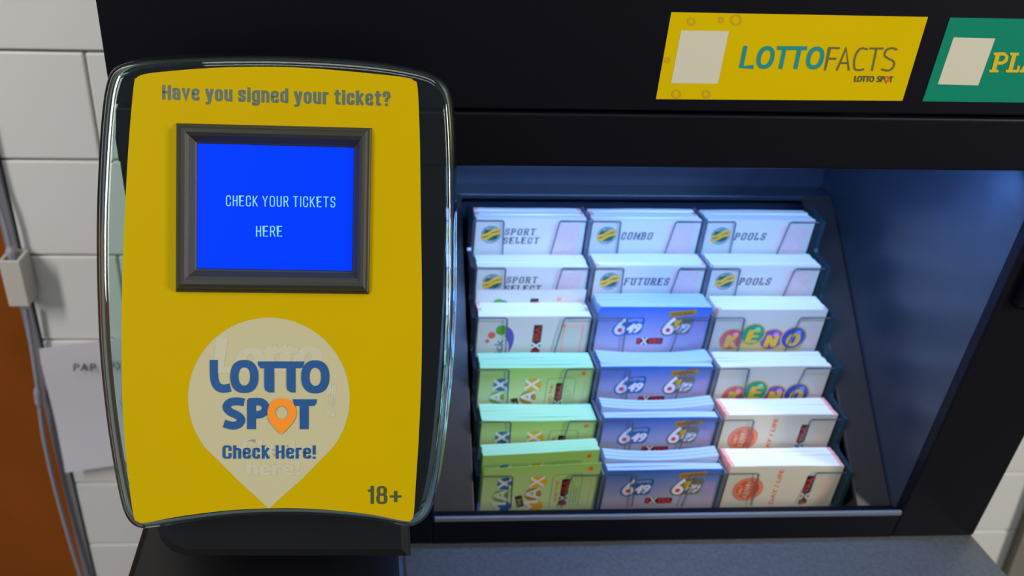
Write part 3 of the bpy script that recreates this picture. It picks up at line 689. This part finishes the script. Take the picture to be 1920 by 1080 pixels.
for (r, c), (des, arg, colr, up, kind, label) in INFO.items():
    ry, rz = ROW[r]; z0w = rz - 0.0350
    root = thing('playslip_stack', (X0 + c * PITCH + 0.0006, ry, z0w), 'stack of ' + label, 'paper slips', 'playslip stacks in the acrylic rack')
    H = 0.0350 + up / 1000
    fm, em = {'w': (SLIPW, EDGEW), 'g': (SLIPG, EDGEG), 'b': (SLIPB, EDGEB)}[colr]
    seed = r * 7 + c
    front_slip(root, 0.0, H, 0.0, fm, des, arg, seed, kind if kind == 'tilt' else 'flat')
    nl = 5; yy = 0.0005; tot = DEP - 0.001
    kd = {'tilt': 'tilt'}.get(kind, kind)
    if (r, c) == (5, 0):
        yy = 0.0085
        front_slip(root, 0.0080, H + 0.0045, 0.0, fm, des, arg, seed, 'tilt', 'rear_slip'); 
        for k in range(4): slab('slip_bundle', root, yy, yy + 0.00285, H + 0.0044 + 0.0001 * k, 0.0, em, seed, 'tilt', random.uniform(-0.0003, 0.0003)); yy += 0.0029
    elif kind == 'bow' and r >= 4:
        for k in range(2): slab('slip_bundle', root, yy, yy + 0.0032, H - 0.0002, 0.0, em, seed + k, 'flat'); yy += 0.0034
        yy += 0.0022
        for k in range(3): slab('slip_bundle', root, yy, yy + 0.0030, H + 0.0016 + 0.0004 * k, 0.0, em, seed + 5, 'bow'); yy += 0.0032
    else:
        for k in range(nl):
            th = tot / nl
            ends = WHITE_ENDS if (colr == 'w' and ((r, c) in ((4, 2), (5, 2)) or random.random() < 0.22)) else None
            slab('slip_bundle', root, yy, yy + th * 0.985, H - 0.0002 + random.uniform(-0.0002, 0.0003), 0.0, em, seed + k, kd if k > 0 or kind != 'bow' else 'flat', random.uniform(-0.0003, 0.0003), ends); yy += th
    if (r, c) == (2, 0):
        front_slip(root, DEP + 0.0001, H + 0.0105, 0.0, SLIPW, pick, None, 3, 'flat', 'rear_slip')

# ------------------------------------------------------------------ ticket checker
ZP = 0.345
N_ = -RF
dev = thing('ticket_checker', at_z(535, 1080, 0.47), 'yellow ticket checker with a lit blue screen and a clear cover', 'ticket checker')
dev.location.z = ZC
def pl(x, y, up=0.0): return at_z(x, y, ZP) + N_ * up        # a point of the panel plane, raised by up
outer = [(250, 103), (330, 96), (420, 93), (520, 93), (620, 97), (710, 105), (775, 116), (815, 128), (838, 148), (850, 175), (856, 230), (859, 330), (859, 450), (858, 570), (852, 690), (842, 790), (830, 880), (816, 945), (803, 974), (782, 991), (755, 994),
         (700, 985), (620, 977), (530, 974), (440, 977), (360, 986), (290, 996), (258, 998), (236, 985), (221, 955), (205, 880), (190, 780), (178, 660), (173, 540), (172, 420), (176, 300), (182, 210), (190, 155), (206, 122)]
O2 = [Vector((p[0], p[1])) for p in spline(outer, 5, True)]
def inset(loop, d):
    """parallel loop moved inwards by d millimetres"""
    n = len(loop); out = []; dd = d / 1000 * F / ZP
    for i in range(n):
        t = (loop[(i + 1) % n] - loop[(i - 1) % n]).normalized(); out.append(loop[i] + Vector((-t.y, t.x)) * dd)
    return out
prof = [(8.0, 0.0), (5.5, 0.15), (3.6, 0.8), (1.9, 2.0), (0.7, 3.8), (0.1, 6.2), (0.0, 9.0), (0.0, 13.0), (0.5, 13.4), (1.6, 13.4), (2.1, 13.0), (2.1, 9.2), (2.4, 6.8), (3.2, 4.9), (4.6, 3.6), (6.2, 3.0), (8.0, 2.9)]
bm = bmesh.new(); rings = []
for ins, dep in prof:
    rings.append([bm.verts.new(pl(v.x, v.y, -dep / 1000)) for v in inset(O2, ins)])
n = len(O2)
for a_, b_ in zip(rings[:-1], rings[1:]):
    for k in range(n): bm.faces.new((a_[k], a_[(k + 1) % n], b_[(k + 1) % n], b_[k]))
fa = bm.faces.new(rings[0]); fb = bm.faces.new(rings[-1])
cv = bm_obj('clear_cover', bm, SHELL, dev)
for p_ in cv.data.polygons: p_.use_smooth = len(p_.vertices) == 4
cv['label'] = 'clear acrylic cover with rounded rim'
# yellow panel on the cover
pan = [(268, 141), (300, 136), (400, 128), (510, 126), (600, 130), (700, 139), (760, 146), (776, 152), (783, 166), (787, 260), (789, 400), (791, 560), (790, 700), (785, 820), (780, 900), (776, 960), (771, 974), (758, 976),
       (690, 963), (600, 954), (520, 952), (430, 956), (340, 967), (274, 979), (259, 977), (251, 964), (240, 880), (232, 780), (229, 650), (231, 500), (236, 380), (243, 260), (252, 160), (257, 147)]
PN = [(v.x, v.y) for v in spline(pan, 4, True)]
bm = prism_bm([pl(x, y, 0.0001) for x, y in PN], N_ * 0.0006)
panel = bm_obj('yellow_panel', bm, YEL, dev)
a = Art(lambda x, y, l: pl(x, y, 0.0007 + 0.00007 * l))
gtx = (80, 98, 86)
a.heavy('lettering', 'Have you signed your ticket?', 305, 187.5, 427, 27.5, gtx, 1, 0.24, 0.11, slope=0.0285)
a.heavy('lettering', '18+', 690, 944, 63, 34, (66, 78, 44), 1, 0.18, 0.12, slope=0.01)
# white pin with its logo
S = 340.0; T = 580.0; K = 1 / 2.841
def c2(x, y): return (S + x * K, T + y * K)
pin = [c2(468 + 430 * math.cos(math.radians(t)), 472 + 428 * math.sin(math.radians(t))) for t in range(-218, 39, 4)] + [c2(640, 905), c2(500, 1030), c2(484, 1046), c2(468, 1057), c2(452, 1046), c2(436, 1030), c2(300, 905)]
a.poly('white_pin', pin, 'translucent_cream_print', 1)
ghost = (190, 186, 158)
def gt(s_, x, y, wd, cap, **k): a.text('faded_lettering', s_, S + x * K, T + y * K, wd * K, cap * K, ghost, 2, 0.06, **k)
gt('Lotto', 165, 340, 590, 190, shear=0.15, slope=-0.02); gt('!', 770, 575, 55, 190, shear=0.1); gt('Check', 320, 785, 330, 95); gt('here!', 345, 882, 290, 80)
nb = (14, 78, 138)
def stk(pts, wd, sm=0, closed=False, col=nb, l=4):
    q = [tuple(v) for v in spline(pts, sm, closed)] if sm else pts
    a.stroke('logo', [c2(*p_) for p_ in q], wd * K, col, l, closed)
stk([(176, 268), (176, 330), (180, 375), (192, 404), (214, 419), (240, 420), (264, 414)], 44, 5)
a.ring('logo', *c2(338, 356), 75 * K, 88 * K, 44 * K, nb, 5, 48, 40 * K, 0.86)
a.ring('logo', *c2(715, 358), 75 * K, 88 * K, 44 * K, nb, 5, 48, 40 * K, 0.86)
a.poly('logo', [c2(410, 276), c2(658, 276), c2(650, 306), c2(640, 313), c2(424, 313), c2(410, 296)], nb, 4)
a.poly('logo', [c2(444, 300), c2(497, 300), c2(497, 441), c2(470, 441), c2(450, 430), c2(444, 410)], nb, 5)
a.poly('logo', [c2(562, 300), c2(610, 300), c2(610, 441), c2(588, 441), c2(568, 430), c2(562, 410)], nb, 5)
stk([(337, 494), (300, 488), (262, 494), (243, 518), (262, 544), (300, 562), (322, 586), (306, 611), (270, 617), (230, 606)], 42, 4)
stk([(376, 636), (376, 480)], 48); stk([(360, 492), (420, 490), (447, 508), (448, 536), (428, 556), (384, 560)], 40, 4, l=5)
a.poly('logo', [c2(594, 477), c2(724, 477), c2(720, 500), c2(708, 513), c2(606, 513)], nb, 4); stk([(656, 500), (656, 636)], 48)
oc = (240, 140, 16)
a.ring('orange_pin', *c2(538, 548), 77 * K, 77 * K, 42 * K, oc, 7, 44)
pts = [c2(538 + 77 * math.cos(math.radians(t)), 548 + 77 * math.sin(math.radians(t))) for t in range(24, 157, 6)]
inner = [c2(538 + 40 * math.cos(math.radians(t)), 548 + 40 * math.sin(math.radians(t))) for t in range(156, 23, -12)]
a.poly('orange_pin', [c2(610, 575), c2(596, 600), c2(560, 642), c2(535, 663), c2(512, 642), c2(476, 600), c2(464, 575), c2(500, 588), c2(538, 592), c2(576, 588)], oc, 8)
a.heavy('lettering', 'Check Here!', S + 222 * K, T + 793 * K, 495 * K, 71 * K, nb, 4, 0.215, 0.12)
a.build(panel)
# bezel and screen
oc4 = [(332, 232), (697, 241), (692, 551), (331, 547)]; ic4 = [(372, 270), (664, 278), (660, 508), (371, 503)]
def lerp4(t): return [(o_[0] + (i_[0] - o_[0]) * t, o_[1] + (i_[1] - o_[1]) * t) for o_, i_ in zip(oc4, ic4)]
bp = [(0.0, 0.0004), (0.0, 0.0012), (0.03, 0.0018), (0.10, 0.0021), (0.2, 0.0042), (0.33, 0.0050), (0.5, 0.0049), (0.66, 0.0040), (0.80, 0.0026), (0.9, 0.0016), (0.97, 0.0012), (1.0, 0.0008)]
V = []; Fs = []
for t, h in bp: V += [pl(x, y, h) for x, y in lerp4(t)]
for k in range(len(bp) - 1):
    for j_ in range(4): Fs.append((4 * k + j_, 4 * k + (j_ + 1) % 4, 4 * k + 4 + (j_ + 1) % 4, 4 * k + 4 + j_))
bz = mesh_obj('screen_bezel', V, Fs, BEZ, dev)
scn = bm_obj('screen', prism_bm([pl(x, y, 0.0012) for x, y in lerp4(1.0)], N_ * -0.0003), SCR, dev); scn['label'] = 'lit blue display'
a = Art(lambda x, y, l: pl(x, y, 0.00122 + 0.00005 * l))
a.heavy('lettering', 'CHECK YOUR TICKETS', 425, 387, 204, 20, 'lit_screen_letters', 1, 0.125, 0.22, slope=0.012)
a.heavy('lettering', 'HERE', 481, 444, 49, 20, 'lit_screen_letters', 1, 0.125, 0.2)
a.build(scn)
# black pod behind the panel
pod = [(330, 300), (700, 300), (722, 330), (755, 700), (768, 960), (770, 1046), (345, 1046), (318, 1036), (300, 1018), (290, 990), (288, 900), (296, 700), (308, 330)]
PO = [at_z(x, y, 0.372) for x, y in [(x_ + (535 - x_) * 0.0, y_) for x_, y_ in pod]]
zfp = 0.372
PO = [CAM + ray(x, y) * zfp for x, y in pod]
bm = bmesh.new()
layers = [(0.94, -0.0015), (0.985, 0.0), (1.0, 0.003), (1.0, 0.022), (0.97, 0.027), (0.90, 0.030)]
cen = sum(PO, Vector((0, 0, 0))) / len(PO); rg = []
for k_, dpt in layers: rg.append([bm.verts.new(cen + (p_ - cen) * k_ + RF * dpt) for p_ in PO])
for a_, b_ in zip(rg[:-1], rg[1:]):
    for k in range(len(PO)): bm.faces.new((a_[k], a_[(k + 1) % len(PO)], b_[(k + 1) % len(PO)], b_[k]))
bm.faces.new(rg[0]); bm.faces.new(rg[-1])
bm_obj('rear_housing', bm, POD, dev)
# pod support down to the counter, widened left to imitate the counter's shade
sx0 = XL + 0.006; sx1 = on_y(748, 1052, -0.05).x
box('stand_and_shade', sx0, sx1, -0.125, -0.03, ZC, 0.075, POD, dev, 0.004, 3)
